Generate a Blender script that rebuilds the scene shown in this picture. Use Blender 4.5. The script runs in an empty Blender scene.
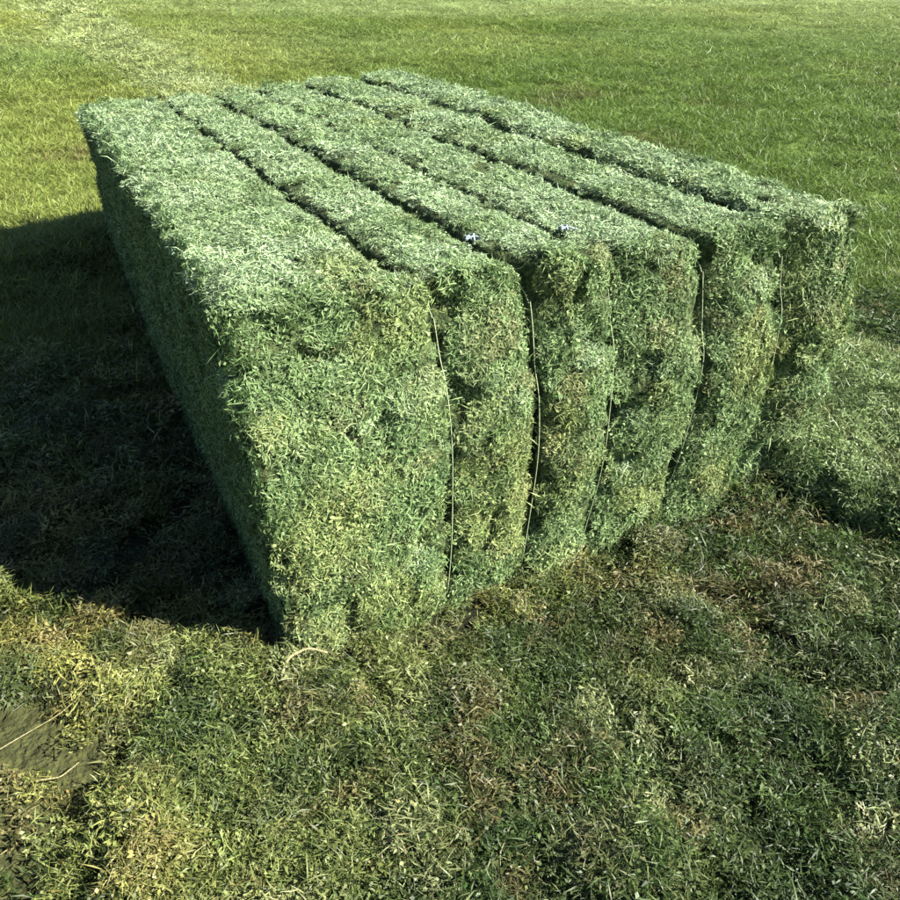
import bpy, math
import numpy as np
from mathutils import Vector, Matrix

rng = np.random.default_rng(7)
scene = bpy.context.scene
COL = scene.collection

# ------------------------------------------------------------------ camera
CAM = np.array([-0.258, -1.568, 1.507])
YAW, PITCH, ROLL, FPX = 0.462, 0.548, 0.020, 805.355
fw = np.array([math.sin(YAW)*math.cos(PITCH), math.cos(YAW)*math.cos(PITCH), -math.sin(PITCH)])
rt = np.array([math.cos(YAW), -math.sin(YAW), 0.0]); up = np.cross(rt, fw)
rt, up = math.cos(ROLL)*rt + math.sin(ROLL)*up, -math.sin(ROLL)*rt + math.cos(ROLL)*up
cam = bpy.data.cameras.new('camera'); camo = bpy.data.objects.new('camera', cam); COL.objects.link(camo)
cam.sensor_width = 36.0; cam.lens = 36.0*FPX/900.0; cam.clip_start = 0.05; cam.clip_end = 4000.0
camo.matrix_world = Matrix(((rt[0], up[0], -fw[0], CAM[0]), (rt[1], up[1], -fw[1], CAM[1]),
                            (rt[2], up[2], -fw[2], CAM[2]), (0, 0, 0, 1)))
scene.camera = camo

# ------------------------------------------------------------------ light
SUN = Vector((0.78, -0.65, 0.90)).normalized()
world = bpy.data.worlds.new('World'); scene.world = world; world.use_nodes = True
nt = world.node_tree
sky = nt.nodes.new('ShaderNodeTexSky'); sky.sky_type = 'NISHITA'; sky.sun_disc = False
sky.altitude = 1800; sky.air_density = .8; sky.dust_density = .2; sky.ozone_density = 1.0
sky.sun_elevation = math.asin(SUN.z); sky.sun_rotation = math.atan2(SUN.x, SUN.y)
bgn = nt.nodes['Background']; nt.links.new(sky.outputs[0], bgn.inputs[0]); bgn.inputs[1].default_value = 0.05
sl = bpy.data.lights.new('sun', 'SUN'); sl.energy = 5.0; sl.angle = math.radians(0.5); sl.color = (1.0, 0.95, 0.85)
so = bpy.data.objects.new('sun', sl); COL.objects.link(so); so.rotation_euler = SUN.to_track_quat('Z', 'Y').to_euler()
vs = scene.view_settings; vs.view_transform = 'Standard'; vs.look = 'None'; vs.gamma = 1.0; vs.use_curve_mapping = False
vs.exposure = 1.82
cy = scene.cycles; cy.max_bounces = 2; cy.diffuse_bounces = 1; cy.glossy_bounces = 1; cy.transmission_bounces = 2
scene.render.resolution_x = scene.render.resolution_y = 1024

# ------------------------------------------------------------------ helpers
def _hash(ix, iy, iz, s):
    h = (ix.astype(np.int64)*374761393 + iy.astype(np.int64)*668265263 + iz.astype(np.int64)*2147483647 + s*974634761) & 0xFFFFFFFF
    h = ((h ^ (h >> 13))*1274126177) & 0xFFFFFFFF
    h = ((h ^ (h >> 16))*2246822519) & 0xFFFFFFFF
    return ((h ^ (h >> 15)) & 0xFFFFFF)/float(0xFFFFFF)

def noise(p, scale, seed=0):
    """value noise in -1..1; p (n,3), scale in metres"""
    q = p/scale; i = np.floor(q).astype(np.int64); f = q - i; f = f*f*(3-2*f)
    r = 0.0
    for dx in (0, 1):
        for dy in (0, 1):
            for dz in (0, 1):
                w = (f[:, 0] if dx else 1-f[:, 0])*(f[:, 1] if dy else 1-f[:, 1])*(f[:, 2] if dz else 1-f[:, 2])
                r = r + w*_hash(i[:, 0]+dx, i[:, 1]+dy, i[:, 2]+dz, seed)
    return r*2-1

def fbm(p, scale, seed=0, octv=3):
    r = 0; a = 1; t = 0
    for k in range(octv):
        r = r + a*noise(p, scale/2**k, seed+k*17); t += a; a *= .55
    return r/t*1.35

def P3(x, y, z=None):
    return np.stack([x, y, np.zeros_like(x) if z is None else z], 1)

def sstep(a, b, x):
    t = np.clip((x-a)/(b-a), 0, 1); return t*t*(3-2*t)

def unit(v):
    return v/np.maximum(np.linalg.norm(v, axis=1, keepdims=True), 1e-9)

def link(name, mesh, mat, parent=None, **props):
    o = bpy.data.objects.new(name, mesh); COL.objects.link(o)
    if mat: mesh.materials.append(mat)
    if parent is not None: o.parent = parent
    for k, v in props.items(): o[k] = v
    return o

def raw_mesh(name, V, loops, starts, totals, smooth=False, tint=None):
    m = bpy.data.meshes.new(name)
    m.vertices.add(len(V)); m.vertices.foreach_set('co', np.ascontiguousarray(V, dtype=np.float32).ravel())
    m.loops.add(len(loops)); m.loops.foreach_set('vertex_index', np.ascontiguousarray(loops, dtype=np.int32))
    m.polygons.add(len(starts)); m.polygons.foreach_set('loop_start', np.ascontiguousarray(starts, dtype=np.int32))
    m.polygons.foreach_set('loop_total', np.ascontiguousarray(totals, dtype=np.int32))
    if smooth: m.polygons.foreach_set('use_smooth', np.ones(len(starts), dtype=bool))
    if tint is not None:
        a = m.attributes.new('tint', 'FLOAT_COLOR', 'POINT')
        c = np.ones((len(V), 4), dtype=np.float32); c[:, :3] = tint; a.data.foreach_set('color', c.ravel())
    m.update(calc_edges=True); m.validate()
    return m

def strands(name, P, N, D, length, width, bend, tint, twist=0.9):
    """tapered curved ribbons: P base, N facing normal, D direction, all (n,3); bend = sag along -N*length"""
    n = len(P); D = unit(D)
    S = unit(np.cross(D, N) + 1e-6); M = unit(np.cross(S, D))
    a = rng.normal(0, twist, n)[:, None]; S = S*np.cos(a) + M*np.sin(a)
    L = length[:, None]; w = width[:, None]*.5
    side = unit(rng.normal(size=(n, 3)))
    mid = P + D*L*rng.uniform(.3, .7, n)[:, None] + side*L*.07
    tip = P + D*L + M*(bend[:, None])*L + side*L*-.06
    V = np.stack([P, mid + S*w, mid - S*w, tip], 1).reshape(-1, 3)
    b = (np.arange(n)*4)[:, None]
    loops = (b + np.array([[0, 1, 2, 2, 1, 3]])).ravel()
    st = np.arange(2*n)*3
    tt = np.full(2*n, 3)
    return raw_mesh(name, V, loops, st, tt, tint=np.repeat(tint, 4, axis=0))

def palette(n, cols, probs, jit=.22):
    c = np.array(cols)[rng.choice(len(cols), n, p=np.array(probs)/sum(probs))]
    return np.clip(c*np.exp(rng.normal(0, jit, (n, 1)))*np.exp(rng.normal(0, .06, (n, 3))), .004, .85)

# ------------------------------------------------------------------ materials
def strand_material(name, rough=.5, trans=.28, spec=.4):
    m = bpy.data.materials.new(name); m.use_nodes = True; t = m.node_tree; b = t.nodes['Principled BSDF']
    at = t.nodes.new('ShaderNodeAttribute'); at.attribute_name = 'tint'
    ai = t.nodes.new('ShaderNodeAttribute'); ai.attribute_name = 'patch_tint'; ai.attribute_type = 'INSTANCER'
    mu = t.nodes.new('ShaderNodeMix'); mu.data_type = 'RGBA'; mu.blend_type = 'MULTIPLY'; mu.inputs[0].default_value = 1
    t.links.new(at.outputs['Color'], mu.inputs[6]); t.links.new(ai.outputs['Color'], mu.inputs[7])
    t.links.new(mu.outputs[2], b.inputs['Base Color'])
    b.inputs['Roughness'].default_value = rough; b.inputs['Specular IOR Level'].default_value = spec
    tr = t.nodes.new('ShaderNodeBsdfTranslucent'); mx = t.nodes.new('ShaderNodeMixShader'); mx.inputs[0].default_value = trans
    t.links.new(mu.outputs[2], tr.inputs[0])
    t.links.new(b.outputs[0], mx.inputs[1]); t.links.new(tr.outputs[0], mx.inputs[2])
    t.links.new(mx.outputs[0], t.nodes['Material Output'].inputs[0])
    return m

def noise_material(name, cols, scale, bump=.5, bscale=60., rough=.9, tint=False, spec=.2):
    m = bpy.data.materials.new(name); m.use_nodes = True; t = m.node_tree; b = t.nodes['Principled BSDF']
    tc = t.nodes.new('ShaderNodeTexCoord')
    nz = t.nodes.new('ShaderNodeTexNoise'); nz.inputs['Scale'].default_value = scale; nz.inputs['Detail'].default_value = 6
    rp = t.nodes.new('ShaderNodeValToRGB'); e = rp.color_ramp.elements
    e[0].position = .33; e[0].color = (*cols[0], 1); e[1].position = .68; e[1].color = (*cols[-1], 1)
    for k, c in enumerate(cols[1:-1]):
        x = e.new(.33 + .35*(k+1)/(len(cols)-1)); x.color = (*c, 1)
    t.links.new(tc.outputs['Object'], nz.inputs['Vector']); t.links.new(nz.outputs[0], rp.inputs[0])
    col = rp.outputs[0]
    if tint:
        at = t.nodes.new('ShaderNodeAttribute'); at.attribute_name = 'tint'
        mx = t.nodes.new('ShaderNodeMix'); mx.data_type = 'RGBA'; mx.blend_type = 'MULTIPLY'; mx.inputs[0].default_value = 1
        t.links.new(at.outputs['Color'], mx.inputs[6]); t.links.new(col, mx.inputs[7]); col = mx.outputs[2]
    t.links.new(col, b.inputs['Base Color'])
    b.inputs['Roughness'].default_value = rough; b.inputs['Specular IOR Level'].default_value = spec
    n2 = t.nodes.new('ShaderNodeTexNoise'); n2.inputs['Scale'].default_value = bscale; n2.inputs['Detail'].default_value = 5
    bp = t.nodes.new('ShaderNodeBump'); bp.inputs['Strength'].default_value = bump; bp.inputs['Distance'].default_value = .02
    t.links.new(tc.outputs['Object'], n2.inputs['Vector']); t.links.new(n2.outputs[0], bp.inputs['Height'])
    t.links.new(bp.outputs[0], b.inputs['Normal'])
    return m

M_HAY = strand_material('hay_strand', .6, .22, .3)
M_GRASS = strand_material('grass_blade', .5, .3, .4)
M_CORE = noise_material('pressed_hay', [(.018, .028, .010), (.05, .075, .025), (.13, .15, .06)], 55, .8, 140)
M_FIELD = noise_material('field_ground', [(.55, .55, .5), (1, 1, 1), (1.5, 1.45, 1.3)], 26, 1.0, 70, tint=True)
M_TWINE = noise_material('twine', [(.26, .32, .18), (.38, .43, .27)], 90, .4, 300, .7)
M_KNOT = noise_material('knot_twine', [(.22, .28, .27), (.38, .45, .45)], 90, .4, 300, .6)
M_STEM = noise_material('dry_stem', [(.22, .20, .09), (.34, .31, .17)], 60, .4, 200, .7)

# ------------------------------------------------------------------ matted patches of stems, spread by geometry nodes
VARY = [(1, 1, 1), (1.45, 1.38, 1.35), (.52, .60, .46), (2.1, 1.75, 1.65), (.20, .26, .17), (1.4, .95, .80)]

def patches(name, mat, nvar, nstr, radius, leaf_p, upright, len_med, wid, thick, probs):
    """a few small mats of stems and leaf bits lying on z = 0"""
    c = bpy.data.collections.new(name)
    for v in range(nvar):
        n = nstr; a = rng.uniform(0, 2*np.pi, n); r = radius*np.sqrt(rng.random(n))
        P = np.stack([r*np.cos(a), r*np.sin(a), rng.random(n)*thick], 1)
        N = unit(np.array([0, 0, 1.]) + .18*rng.normal(size=(n, 3)))
        T = unit(np.cross(N, unit(rng.normal(size=(n, 3))))); el = np.abs(rng.normal(0, .16, n))
        D = T*np.cos(el)[:, None] + N*np.sin(el)[:, None]
        u = rng.random(n) < upright
        D[u] = unit(np.array([0, 0, 1.]) + .85*rng.normal(size=(u.sum(), 3))*np.array([1, 1, .2]))
        leaf = (rng.random(n) < leaf_p) & ~u
        ln = np.clip(np.exp(rng.normal(math.log(len_med), .42, n)), len_med*.4, len_med*3); ln = np.where(leaf, rng.uniform(.007, .014, n), ln)
        wi = np.where(leaf, rng.uniform(.0045, .0080, n), rng.uniform(*wid, n))
        P = P - D*ln[:, None]*.5*(~u)[:, None]*np.array([1, 1, 0])
        m = strands(name, P, N, D, ln, wi, rng.normal(-.06, .15, n), palette(n, VARY, probs, .20), .55)
        m.materials.append(mat)
        o = bpy.data.objects.new(name + '_%02d' % v, m); c.objects.link(o)
    return c

def spread(name, P, N, scl, tint, coll, parent=None, **props):
    n = len(P); m = bpy.data.meshes.new(name)
    m.vertices.add(n); m.vertices.foreach_set('co', np.ascontiguousarray(P, dtype=np.float32).ravel())
    T = unit(np.cross(N, unit(rng.normal(size=(n, 3))))); B = np.cross(N, T)      # columns T, B, N
    e = np.stack([np.arctan2(B[:, 2], N[:, 2]), -np.arcsin(np.clip(T[:, 2], -1, 1)), np.arctan2(T[:, 1], T[:, 0])], 1)
    for nm, arr in (('rot', e), ('scl', scl)):
        a = m.attributes.new(nm, 'FLOAT_VECTOR', 'POINT'); a.data.foreach_set('vector', np.ascontiguousarray(arr, dtype=np.float32).ravel())
    c4 = np.ones((n, 4), dtype=np.float32); c4[:, :3] = tint
    a = m.attributes.new('patch_tint', 'FLOAT_COLOR', 'POINT'); a.data.foreach_set('color', c4.ravel())
    o = link(name, m, None, parent, **props)
    g = bpy.data.node_groups.new(name, 'GeometryNodeTree')
    g.interface.new_socket('Geometry', in_out='INPUT', socket_type='NodeSocketGeometry')
    g.interface.new_socket('Geometry', in_out='OUTPUT', socket_type='NodeSocketGeometry')
    gi = g.nodes.new('NodeGroupInput'); go = g.nodes.new('NodeGroupOutput')
    ci = g.nodes.new('GeometryNodeCollectionInfo'); ci.inputs['Collection'].default_value = coll
    ci.inputs['Separate Children'].default_value = True; ci.inputs['Reset Children'].default_value = True
    ip = g.nodes.new('GeometryNodeInstanceOnPoints'); ip.inputs['Pick Instance'].default_value = True
    na = {}
    for nm in ('rot', 'scl'):
        k = g.nodes.new('GeometryNodeInputNamedAttribute'); k.data_type = 'FLOAT_VECTOR'; k.inputs['Name'].default_value = nm; na[nm] = k
    er = g.nodes.new('FunctionNodeEulerToRotation')
    g.links.new(gi.outputs[0], ip.inputs['Points']); g.links.new(ci.outputs[0], ip.inputs['Instance'])
    g.links.new(na['rot'].outputs[0], er.inputs[0]); g.links.new(er.outputs[0], ip.inputs['Rotation'])
    g.links.new(na['scl'].outputs[0], ip.inputs['Scale']); g.links.new(ip.outputs[0], go.inputs[0])
    md = o.modifiers.new('spread', 'NODES'); md.node_group = g
    return o

def mixc(c, k, d):
    k = np.clip(k, 0, 1)[:, None]; return c*(1-k) + np.array(d)*k

PRESSED = patches('pressed_mat', M_HAY, 16, 160, .036, .34, .015, .019, (.0014, .0032), .012, [.26, .22, .18, .17, .15, .02])
LITTER = patches('litter_mat', M_GRASS, 16, 150, .050, .42, .14, .023, (.0015, .0034), .024, [.28, .16, .20, .14, .16, .06])
SWARD = patches('sward_mat', M_GRASS, 14, 260, .10, .10, .75, .034, (.0016, .0036), .004, [.48, .28, .19, .03, .02, .0])

# ------------------------------------------------------------------ ground
W, L, H = 1.82, 3.43, 0.90
GX = [0.0, 0.405, 0.665, 0.90, 1.21, 1.52, W]

def pile_h(x, y):      # loose hay spilled beside the bale's right end
    p = P3(x, y); e = x - (1.66 - .40*y) + .05*noise(p, .16, 21)
    s = sstep(.0, .11, e)*sstep(3.2, 2.3, x)*sstep(-.80, -.50, y + .1*noise(p, .2, 23))*(1-sstep(.35, 1.1, y))
    return s*(.16 + .03*noise(p, .25, 25))

def row_axis(y): return np.interp(y, [4, 8.4, 12, 16, 20.5, 29, 60], [2.2, 1.87, 1.65, 1.5, 1.37, 1.27, 1.1])
def row_h(x, y):       # windrow of cut hay running away behind the bale
    return .04*np.exp(-((x-row_axis(y))/.45)**2)*sstep(3.9, 5.5, y)*(1-sstep(40, 70, y))

def ground_h(x, y):
    p = P3(x, y); near = 1-sstep(6, 14, np.hypot(x, y))
    h = near*(.022*noise(p, .42, 3) + .014*noise(p, .16, 5) + .03*noise(p, 1.3, 9))
    h = h + .05*noise(p, 4.5, 11)*sstep(4, 9, np.hypot(x, y))
    h = h + .10*np.exp(-((x+.75)/.45)**2 - ((y+.02)/.42)**2)       # heaped litter left of the near corner
    h = h + .10*np.exp(-((x+.1)/.9)**2 - ((y-3.5)/.55)**2)         # the turf stands higher at the far end
    h = h - .05*np.exp(-((x-1.72)/.30)**2 - ((y+.22+.55*(x-1.72))/.10)**2)   # hollow in front of the spill
    bare = bare_mask(x, y)
    h = h*(1-.7*bare) - .02*bare
    return h

def bare_mask(x, y):   # trodden bare earth, lower left
    p = P3(x, y)
    d = np.hypot((x+.68)/.42, (y+.42)/.40) + .35*noise(p, .18, 31) + .15*noise(p, .06, 33)
    return 1-sstep(.72, 1.05, d)

def field_tint(x, y):
    """real colour of the sward from place to place (linear)"""
    p = P3(x, y); n = len(x)
    olive = np.array([.270, .310, .070]); green = np.array([.125, .200, .034]); pale = np.array([.38, .46, .19]); brown = np.array([.17, .12, .06])
    a = np.clip(.50 + .55*fbm(p*np.array([1, .55, 1]), 2.4, 41) - .55*sstep(1.2, 3.2, x-.16*y) + .30*sstep(8, 22, y), 0, 1)[:, None]
    c = olive*a + green*(1-a)
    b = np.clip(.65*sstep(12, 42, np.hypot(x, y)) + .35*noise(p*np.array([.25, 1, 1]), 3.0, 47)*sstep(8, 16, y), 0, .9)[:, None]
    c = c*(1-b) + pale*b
    k = (sstep(.42, .75, fbm(p, .8, 53))*(1-sstep(4, 12, y))*.7)[:, None]
    return c*(1-k) + brown*k

def axis(lo, hi, step, far, g=1.13):
    mid = np.arange(lo, hi+1e-6, step); r = []; v = hi; s = step
    while v < far: s *= g; v += s; r.append(v)
    l = []; v = lo; s = step
    while v > -far: s *= g; v -= s; l.append(v)
    return np.array(l[::-1] + list(mid) + r)

gx = axis(-1.6, 3.6, .03, 1500); gy = axis(-1.4, 4.2, .03, 1500)
X, Y = np.meshgrid(gx, gy); xf, yf = X.ravel(), Y.ravel()
V = P3(xf, yf, ground_h(xf, yf) + .0)
nx, ny = len(gx), len(gy)
ii = (np.arange(ny-1)[:, None]*nx + np.arange(nx-1)[None]).ravel()
loops = np.stack([ii, ii+1, ii+1+nx, ii+nx], 1).ravel()
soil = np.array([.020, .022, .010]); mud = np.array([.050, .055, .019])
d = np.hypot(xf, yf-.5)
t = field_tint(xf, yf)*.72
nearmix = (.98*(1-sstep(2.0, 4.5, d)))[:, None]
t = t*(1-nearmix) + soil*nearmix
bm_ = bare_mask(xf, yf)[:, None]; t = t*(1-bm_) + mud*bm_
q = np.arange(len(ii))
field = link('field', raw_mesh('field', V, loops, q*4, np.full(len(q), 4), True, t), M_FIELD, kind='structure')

# ------------------------------------------------------------------ the bale
bale = bpy.data.objects.new('hay_bale', None); COL.objects.link(bale)
bale['label'] = 'large square bale of pressed green hay with twine grooves along its top'
bale['category'] = 'hay bale'

def bale_deform(p):
    x, y, z = p[:, 0].copy(), p[:, 1].copy(), p[:, 2].copy()
    u, v, w = x/W, y/L, z/H
    # top sinks toward the far left corner, sides draw in towards the foot
    z = z - .11*np.clip(v, 0, 1)**1.2*(1-np.clip(u, 0, 1))*np.clip(w, 0, 1)
    x = x + .04*(1-w)*(1-u) + (.045*np.sin(np.pi*np.clip(w, 0, 1)) - .06*np.clip(1-w, 0, 2)**2)*u
    # front face bulges below a recessed upper band
    fr = 1-sstep(0, .35, y)
    y = y - fr*(.040*np.sin(np.pi*np.clip(w*.95, 0, 1)) + .13*(1-w)*np.clip(1-u, 0, 1)**1.5)
    y = y + fr*.018*sstep(.64, .74, w + .07*noise(p, .22, 71))*sstep(1.02, .92, w)
    x = x + (1-sstep(.0, .16, y))*.075*sstep(0, .2, u)*(1-.3*u)
    return np.stack([x, y, z], 1)

def box_surface(nx, ny, nz):
    """unit-box surface grid, welded: points (n,3) in 0..1 and quads"""
    idx = {}; pts = []; quads = []
    def vid(i, j, k):
        key = (i, j, k)
        if key not in idx: idx[key] = len(pts); pts.append((i/nx, j/ny, k/nz))
        return idx[key]
    for j in range(ny):
        for k in range(nz):
            quads.append([vid(0, j, k), vid(0, j, k+1), vid(0, j+1, k+1), vid(0, j+1, k)])
            quads.append([vid(nx, j, k), vid(nx, j+1, k), vid(nx, j+1, k+1), vid(nx, j, k+1)])
    for i in range(nx):
        for k in range(nz):
            quads.append([vid(i, 0, k), vid(i+1, 0, k), vid(i+1, 0, k+1), vid(i, 0, k+1)])
            quads.append([vid(i, ny, k), vid(i, ny, k+1), vid(i+1, ny, k+1), vid(i+1, ny, k)])
    for i in range(nx):
        for j in range(ny):
            quads.append([vid(i, j, 0), vid(i, j+1, 0), vid(i+1, j+1, 0), vid(i+1, j, 0)])
            quads.append([vid(i, j, nz), vid(i+1, j, nz), vid(i+1, j+1, nz), vid(i, j+1, nz)])
    return np.array(pts), np.array(quads)

def pores(p):   # torn-out pockets in the pressed surface
    return sstep(.34, .62, fbm(p, .075, 73, 2))

lobe_gap = [.0, .011, .012, .013, .013, .034, .0]
lobe_lift = [.0, -.004, .006, -.004, .004, .012]
lobe_front = [.0, .012, -.004, .006, -.002, .02]
for i in range(6):
    x0 = GX[i] + lobe_gap[i]; x1 = GX[i+1] - lobe_gap[i+1]
    wd = x1-x0; nxl = max(7, int(wd/.028))
    pts, quads = box_surface(nxl, 110, 32)
    lo = np.array([x0, lobe_front[i], -.05]); hi = np.array([x1, L + .02*math.sin(i*2.1), H + lobe_lift[i]])
    p = lo + pts*(hi-lo)
    r = np.array([.028, .022, .024]) if i < 5 else np.array([.040, .035, .035])
    inn = np.clip(p, lo+r, hi-r); dv = (p-inn)/r
    nrm = unit(dv); p = inn + nrm*r*np.minimum(np.linalg.norm(dv, axis=1, keepdims=True), 1)
    # uneven pressed surface
    frontness = (1-sstep(0, .12, p[:, 1]))
    disp = .009*noise(p, .30, 61) + (.004+.006*frontness)*noise(p, .085, 63+i) + .004*noise(p, .035, 65)
    disp -= (.20+.80*frontness)*.026*pores(p)
    # grooves wander: stretches where the neighbouring lobes press together
    p = p + nrm*disp[:, None]
    p[:, 0] += .004*noise(P3(p[:, 1], p[:, 2]), .45, 67)*((p[:, 0] > .1) & (p[:, 0] < W-.1))
    # on the front end neighbouring lobes press together, the grooves close up
    fr = (1-sstep(.02, .10, p[:, 1]))*(1-sstep(H-.10, H-.02, p[:, 2])); mid = (x0+x1)/2
    if i > 0: p[:, 0] -= fr*(.75 if i < 5 else .1)*lobe_gap[i]*sstep(mid, x0+.02, p[:, 0])
    if i < 5: p[:, 0] += fr*(.75 if i < 4 else .1)*lobe_gap[i+1]*sstep(mid, x1-.02, p[:, 0])
    # and each lobe is a pillow: its front swells between the twines
    zf = sstep(.0, .12, p[:, 2])*(1-.75*sstep(.70, .90, p[:, 2]))*(1-sstep(.02, .25, p[:, 1]))
    dl = (p[:, 0]-x0)/.15 if i > 0 else np.full(len(p), 9.); dr = (x1-p[:, 0])/.15 if i < 5 else (x1-p[:, 0])/.10
    p[:, 1] += zf*((.028 if i < 5 else .058)*np.clip(1-dl, 0, 1)**2 + .022*np.clip(1-dr, 0, 1)**2)
    xu = p[:, 0].copy()
    p = bale_deform(p)
    q = np.arange(len(quads))
    mesh = raw_mesh('hay_lobe', p, quads.ravel(), q*4, np.full(len(q), 4), True)
    lobe = link('hay_lobe', mesh, M_CORE, bale)
    # matted stems over the lobe
    tri = np.concatenate([quads[:, [0, 1, 2]], quads[:, [0, 2, 3]]])
    A, B, C = p[tri[:, 0]], p[tri[:, 1]], p[tri[:, 2]]
    cr = np.cross(B-A, C-A); ar = np.linalg.norm(cr, axis=1)*.5; nn = unit(cr); cen = (A+B+C)/3
    dist = np.linalg.norm(cen-CAM, axis=1); sc = np.clip(dist/2.4, 1, 1.5)
    facing = np.einsum('ij,ij->i', nn, unit(CAM-cen))
    innerL = (nn[:, 0] < -.75) & (i > 0); innerR = (nn[:, 0] > .75) & (i < 5)
    wgt = ar/sc**2*np.where(facing > -.15, 1.0, .4)*np.where(innerL | innerR, .25, 1)*np.where(cen[:, 2] < -.02, 0, 1)
    wgt *= 1-.80*pores(cen)*np.where(nn[:, 1] < -.5, 1, .4)
    n = int(wgt.sum()*1150)
    f = rng.choice(len(tri), n, p=wgt/wgt.sum())
    a, b = rng.random(n), rng.random(n); s = a+b > 1; a[s], b[s] = 1-a[s], 1-b[s]
    Pp = A[f] + (B-A)[f]*a[:, None] + (C-A)[f]*b[:, None]; Nn = unit(nn[f] + .10*rng.normal(size=(n, 3))); S = sc[f]
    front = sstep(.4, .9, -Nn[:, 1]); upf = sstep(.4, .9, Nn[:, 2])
    c = np.tile(np.array([.240, .345, .145]), (n, 1))
    c = mixc(c, .85*sstep(.05, .55, fbm(Pp, .16, 81) + .30*front*(Pp[:, 2] < .66)), (.330, .395, .145))      # yellower hay
    c = mixc(c, .40*sstep(.25, .6, fbm(Pp, .06, 83))*front, (.36, .285, .14))                               # brown stems
    c = mixc(c, .75*sstep(.20, .60, fbm(Pp, .11, 85) + .30*front*(Pp[:, 2] > .68)*(i > 0)), (.120, .195, .070))  # dark leafy hay; shade of the recessed upper front coloured in too
    c = mixc(c, upf*np.clip(.68+.60*noise(Pp, .15, 87), 0, .97), (.410, .535, .310))                         # sunlight and sky sheen on the top, put into the colour
    c = mixc(c, .6*sstep(.5, .9, -Nn[:, 0])*(i == 0), (.125, .215, .085))                                     # shade of the left flank put into the colour, darker green
    c = c*np.exp(rng.normal(0, .13, (n, 1)))
    ux = xu[tri[f]].mean(1)                # distance to the nearest groove
    ed = np.minimum(np.abs(ux-GX[i]) if i > 0 else 9, np.abs(ux-GX[i+1]) if i < 5 else 9)
    S = S*np.where(upf > .3, np.clip(ed/.075, .28, 1), np.clip(ed/.045, .50, 1))
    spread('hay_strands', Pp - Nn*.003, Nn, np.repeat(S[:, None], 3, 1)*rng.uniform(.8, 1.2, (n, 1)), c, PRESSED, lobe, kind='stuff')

# twine in each groove, running round the bale lengthwise
def tube(name, pts, rad, sides=6, closed=False):
    pts = np.array(pts); n = len(pts)
    if closed: tg = unit(np.roll(pts, -1, 0)-np.roll(pts, 1, 0))
    else: tg = unit(np.gradient(pts, axis=0))
    ref = np.array([1., .03, .02]) if abs(tg[:, 0]).mean() < .7 else np.array([.0, .1, 1.])
    s = unit(np.cross(tg, ref)); u = np.cross(s, tg)
    rad = np.broadcast_to(rad, n)
    an = np.arange(sides)/sides*2*np.pi
    V = (pts[:, None] + rad[:, None, None]*(s[:, None]*np.cos(an)[None, :, None] + u[:, None]*np.sin(an)[None, :, None])).reshape(-1, 3)
    F = []
    for i in range(n if closed else n-1):
        j = (i+1) % n
        for k in range(sides):
            k2 = (k+1) % sides; F.append([i*sides+k, j*sides+k, j*sides+k2, i*sides+k2])
    m = bpy.data.meshes.new(name)
    caps = [] if closed else [list(range(sides)), list(range((n-1)*sides, n*sides))[::-1]]
    m.from_pydata(V.tolist(), [], F+caps); m.polygons.foreach_set('use_smooth', np.ones(len(m.polygons), dtype=bool)); m.update()
    return m

twines = []
for i in range(1, 6):
    ins_f, ins_t = (.022 if i < 5 else .038, .030)
    yl = np.linspace(.10, L-.10, 90); zl = np.linspace(.02, H-.10, 30)
    th = np.linspace(0, np.pi/2, 8)[1:-1]; rr = .10
    path = [(ins_f + .002*math.sin(z*17+i*2), z) for z in zl]
    path += [(ins_f+rr-rr*math.cos(t), H-ins_t-rr+rr*math.sin(t)) for t in th]
    path += [(y, H-ins_t) for y in yl[1:-1]]
    path += [(L-.03-rr+rr*math.sin(t), H-ins_t-rr+rr*math.cos(t)) for t in th]
    path += [(L-.03, z) for z in zl[::-1]]
    path += [(y, .012) for y in yl[::-2]]
    path = np.array(path); xs = GX[i] + .004*noise(P3(path[:, 0], path[:, 1]), .5, 90+i)
    pp = bale_deform(np.stack([xs, path[:, 0], path[:, 1]], 1))
    tw = link('twine', tube('twine', pp, .0014, 6, True), M_TWINE, bale)
    twines.append(tw)

def knot_mesh(c, size, seed):
    r = np.random.default_rng(seed); t = np.linspace(0, 2*np.pi*3, 90)
    loop = np.stack([np.sin(t)+2*np.sin(2*t/3+.3), np.cos(t)-2*np.cos(2*t/3), -.6*np.sin(t*1.6)], 1)*size/3
    t1 = np.linspace(0, 1, 14)[:, None]
    tail1 = loop[0] + t1*np.array([size*1.9, -size*1.2, size*.25]) + np.sin(t1*6)*np.array([0, size*.25, size*.2])
    tail2 = loop[-1] + t1*np.array([size*.9, size*2.0, size*.1]) + np.sin(t1*5)*np.array([size*.3, 0, size*.2])
    pts = np.concatenate([tail1[::-1], loop, tail2]) + np.array(c)
    return tube('knot', pts, .0028, 6)
for ti, (yk, dx, sz) in {1: (.22, .012, .016), 2: (.20, .045, .012)}.items():
    c = bale_deform(np.array([[GX[ti+1]+dx, yk, H+.008]]))[0]
    link('knot', knot_mesh(c, sz, ti), M_KNOT, twines[ti], label='bluish white twine knot' if ti == 1 else 'small whitish twine knot')

# ------------------------------------------------------------------ loose hay, litter and grass
def inside_bale(x, y, m=.0): return (x > -m+.02) & (x < W+m-.02) & (y > -m-.02) & (y < L+m)

def scatter_polar(n, r0, r1, half):
    """points in a wide sector round the camera's foot, even per log-radius"""
    r = r0*(r1/r0)**rng.random(n); a = YAW + rng.uniform(-half, half, n)
    return CAM[0]+r*np.sin(a), CAM[1]+r*np.cos(a), r

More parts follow.
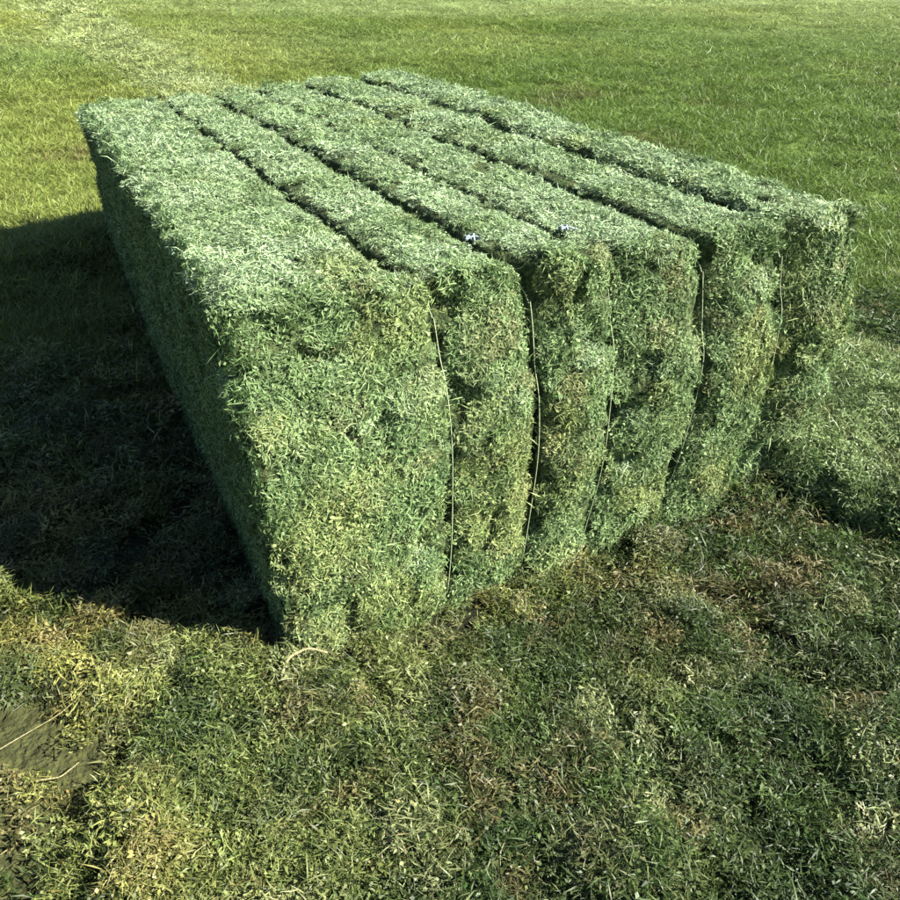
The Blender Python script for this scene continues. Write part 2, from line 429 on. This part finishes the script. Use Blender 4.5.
def ground_normal(x, y, hf):
    e = .02; hx = (hf(x+e, y)-hf(x-e, y))/(2*e); hy = (hf(x, y+e)-hf(x, y-e))/(2*e)
    return unit(np.stack([-hx, -hy, np.ones_like(x)], 1))

def border(x, y): return y + .25*noise(P3(x, y), .5, 107) + .9*np.clip(x-2.2, 0, 3)
def iso(S): return np.repeat(S[:, None], 3, 1)

# 1. cut litter round the foot of the bale
n = 15000
x, y, r = scatter_polar(n, .40, 4.8, 1.05); p = P3(x, y)
clump = fbm(p, .13, 101, 3)
keep = ~inside_bale(x, y) & (rng.random(n) < np.clip(.78 + .9*clump, .35, 1))
keep &= rng.random(n) < np.clip(1.10-bare_mask(x, y), 0, 1)
keep &= rng.random(n) < 1-sstep(1.2, 2.6, border(x, y))
x, y, r, clump = x[keep], y[keep], r[keep], clump[keep]; n = len(x); p = P3(x, y)
N = unit(ground_normal(x, y, ground_h) + .25*rng.normal(size=(n, 3)))
S = np.clip(r/1.7, 1, 2)
z = ground_h(x, y) + .002 + np.clip(clump+.15, 0, 1)*.08*rng.random(n)
c = np.tile(np.array([.200, .240, .075]), (n, 1))
c = mixc(c, .9*sstep(-.15, .45, fbm(p, .28, 111)*.7 - .1 + .5*sstep(.15, -.45, x)*sstep(.45, .10, y)), (.340, .320, .090))                     # dry, yellow
c = mixc(c, .85*sstep(.0, .8, .85*(x-.20) - 1.0*(y+.35) + .8*fbm(p, .30, 109)), (.055, .105, .028))                  # leafier lower right, shade between the clumps put into the colour too
c = mixc(c, .65*sstep(.15, .55, fbm(p, .07, 115) + .45*np.exp(-((x-1.05)/.6)**2 - ((y+.25)/.20)**2)), (.235, .180, .088))   # brown stems
c = mixc(c, .85*sstep(.12, .5, fbm(p, .09, 117) + .2*sstep(.2, 1., x)), (.050, .088, .024))
c = mixc(c, .7*sstep(.30, .65, fbm(p, .12, 119)), (.30, .32, .15))
c = c*np.exp(rng.normal(0, .20, (n, 1)))
spread('cut_litter', np.stack([x, y, z], 1), N, iso(S*rng.uniform(.75, 1.25, n)), c, LITTER, kind='stuff',
       label='loose chopped hay and stubble littering the ground around the bale', category='hay litter')

# 2. loose hay spilled beside the right end, and the windrow behind
n = 5000
x = rng.uniform(1.40, 3.3, n); y = rng.uniform(-1.0, 1.2, n)
k = (rng.random(n) < np.clip(pile_h(x, y)/.06, 0, 1)) & ~inside_bale(x, y, -.03); x, y = x[k], y[k]; n = len(x); p = P3(x, y)
N = unit(ground_normal(x, y, lambda a, b: ground_h(a, b) + pile_h(a, b)) + .22*rng.normal(size=(n, 3)))
z = ground_h(x, y) + pile_h(x, y)*rng.random(n)**.35
c = mixc(np.tile(np.array([.24, .33, .13]), (n, 1)), sstep(.2, .6, fbm(p, .14, 131))*.65, (.08, .13, .045))
c = mixc(c, sstep(.2, .6, fbm(p, .2, 133))*.6, (.27, .25, .10))*np.exp(rng.normal(0, .18, (n, 1)))
spread('hay_spill', np.stack([x, y, z], 1), N, iso(np.clip(np.hypot(x-CAM[0], y-CAM[1])/2.2, 1, 1.6)), c, LITTER, kind='stuff',
       label='low heap of loose pale green hay spilled beside the right end of the bale', category='loose hay')

n = 6000
y = 3.9*(60/3.9)**rng.random(n); x = row_axis(y) + rng.normal(0, .24, n)*(1+.02*y)
k = ~inside_bale(x, y, .02) & (rng.random(n) < .75+.5*noise(P3(x, y), .6, 141)); x, y = x[k], y[k]; n = len(x); p = P3(x, y)
N = unit(np.array([0, 0, 1.]) + .2*rng.normal(size=(n, 3))); S = np.clip(np.hypot(x-CAM[0], y-CAM[1])/3.4, 1, 9)
z = ground_h(x, y) + row_h(x, y)*rng.random(n)**.5
c = mixc(np.tile(np.array([.39, .46, .21]), (n, 1)), .5+.5*noise(p, .5, 143), (.35, .40, .14))*np.exp(rng.normal(0, .15, (n, 1)))
spread('windrow', np.stack([x, y, z], 1), N, np.stack([S, S, S**.5], 1), c, LITTER, kind='stuff',
       label='pale windrow of cut hay running away across the field behind the bale', category='loose hay')

# 3. mown grass of the field
n = 21000
x, y, r = scatter_polar(n, 1.6, 110, .95); p = P3(x, y)
k = ~inside_bale(x, y, .0)
k &= rng.random(n) < sstep(.4, 1.9, border(x, y))
x, y, r, p = x[k], y[k], r[k], p[k]; n = len(x)
N = unit(np.array([0, 0, 1.]) + .08*rng.normal(size=(n, 3)))
S = np.clip(r/3.4, 1, 30)*rng.uniform(.8, 1.2, n)
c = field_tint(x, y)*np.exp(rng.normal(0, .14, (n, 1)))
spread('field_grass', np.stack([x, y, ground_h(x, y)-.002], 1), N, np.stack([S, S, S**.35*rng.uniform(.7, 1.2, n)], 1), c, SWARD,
       kind='stuff', label='short yellow green mown grass covering the field', category='grass')

# ------------------------------------------------------------------ single stems one can pick out
def stem(pts, rad, label):
    pts = np.array(pts, float); t = np.linspace(0, len(pts)-1, 16)
    q = np.stack([np.interp(t, np.arange(len(pts)), pts[:, k]) for k in range(3)], 1)
    for _ in range(2): q[1:-1] = (q[:-2]+2*q[1:-1]+q[2:])/4
    q[:, 2] = ground_h(q[:, 0], q[:, 1]) + q[:, 2]
    link('dry_stem', tube('dry_stem', q, np.linspace(rad, rad*.55, 16), 6), M_STEM, label=label, category='stem', group='dry stems lying in the litter')
stem([(-.01, -.20, .05), (.02, -.17, .075), (.07, -.165, .08), (.11, -.19, .07)], .0045, 'pale bent stem lying at the foot of the near left bale corner')
stem([(-.62, -.14, .04), (-.50, -.09, .045), (-.41, -.06, .05)], .0012, 'long straight straw lying along the top of the bare patch')
stem([(-.55, -.22, .015), (-.50, -.235, .02), (-.46, -.22, .03)], .0022, 'short bent straw lying on the bare trodden earth')
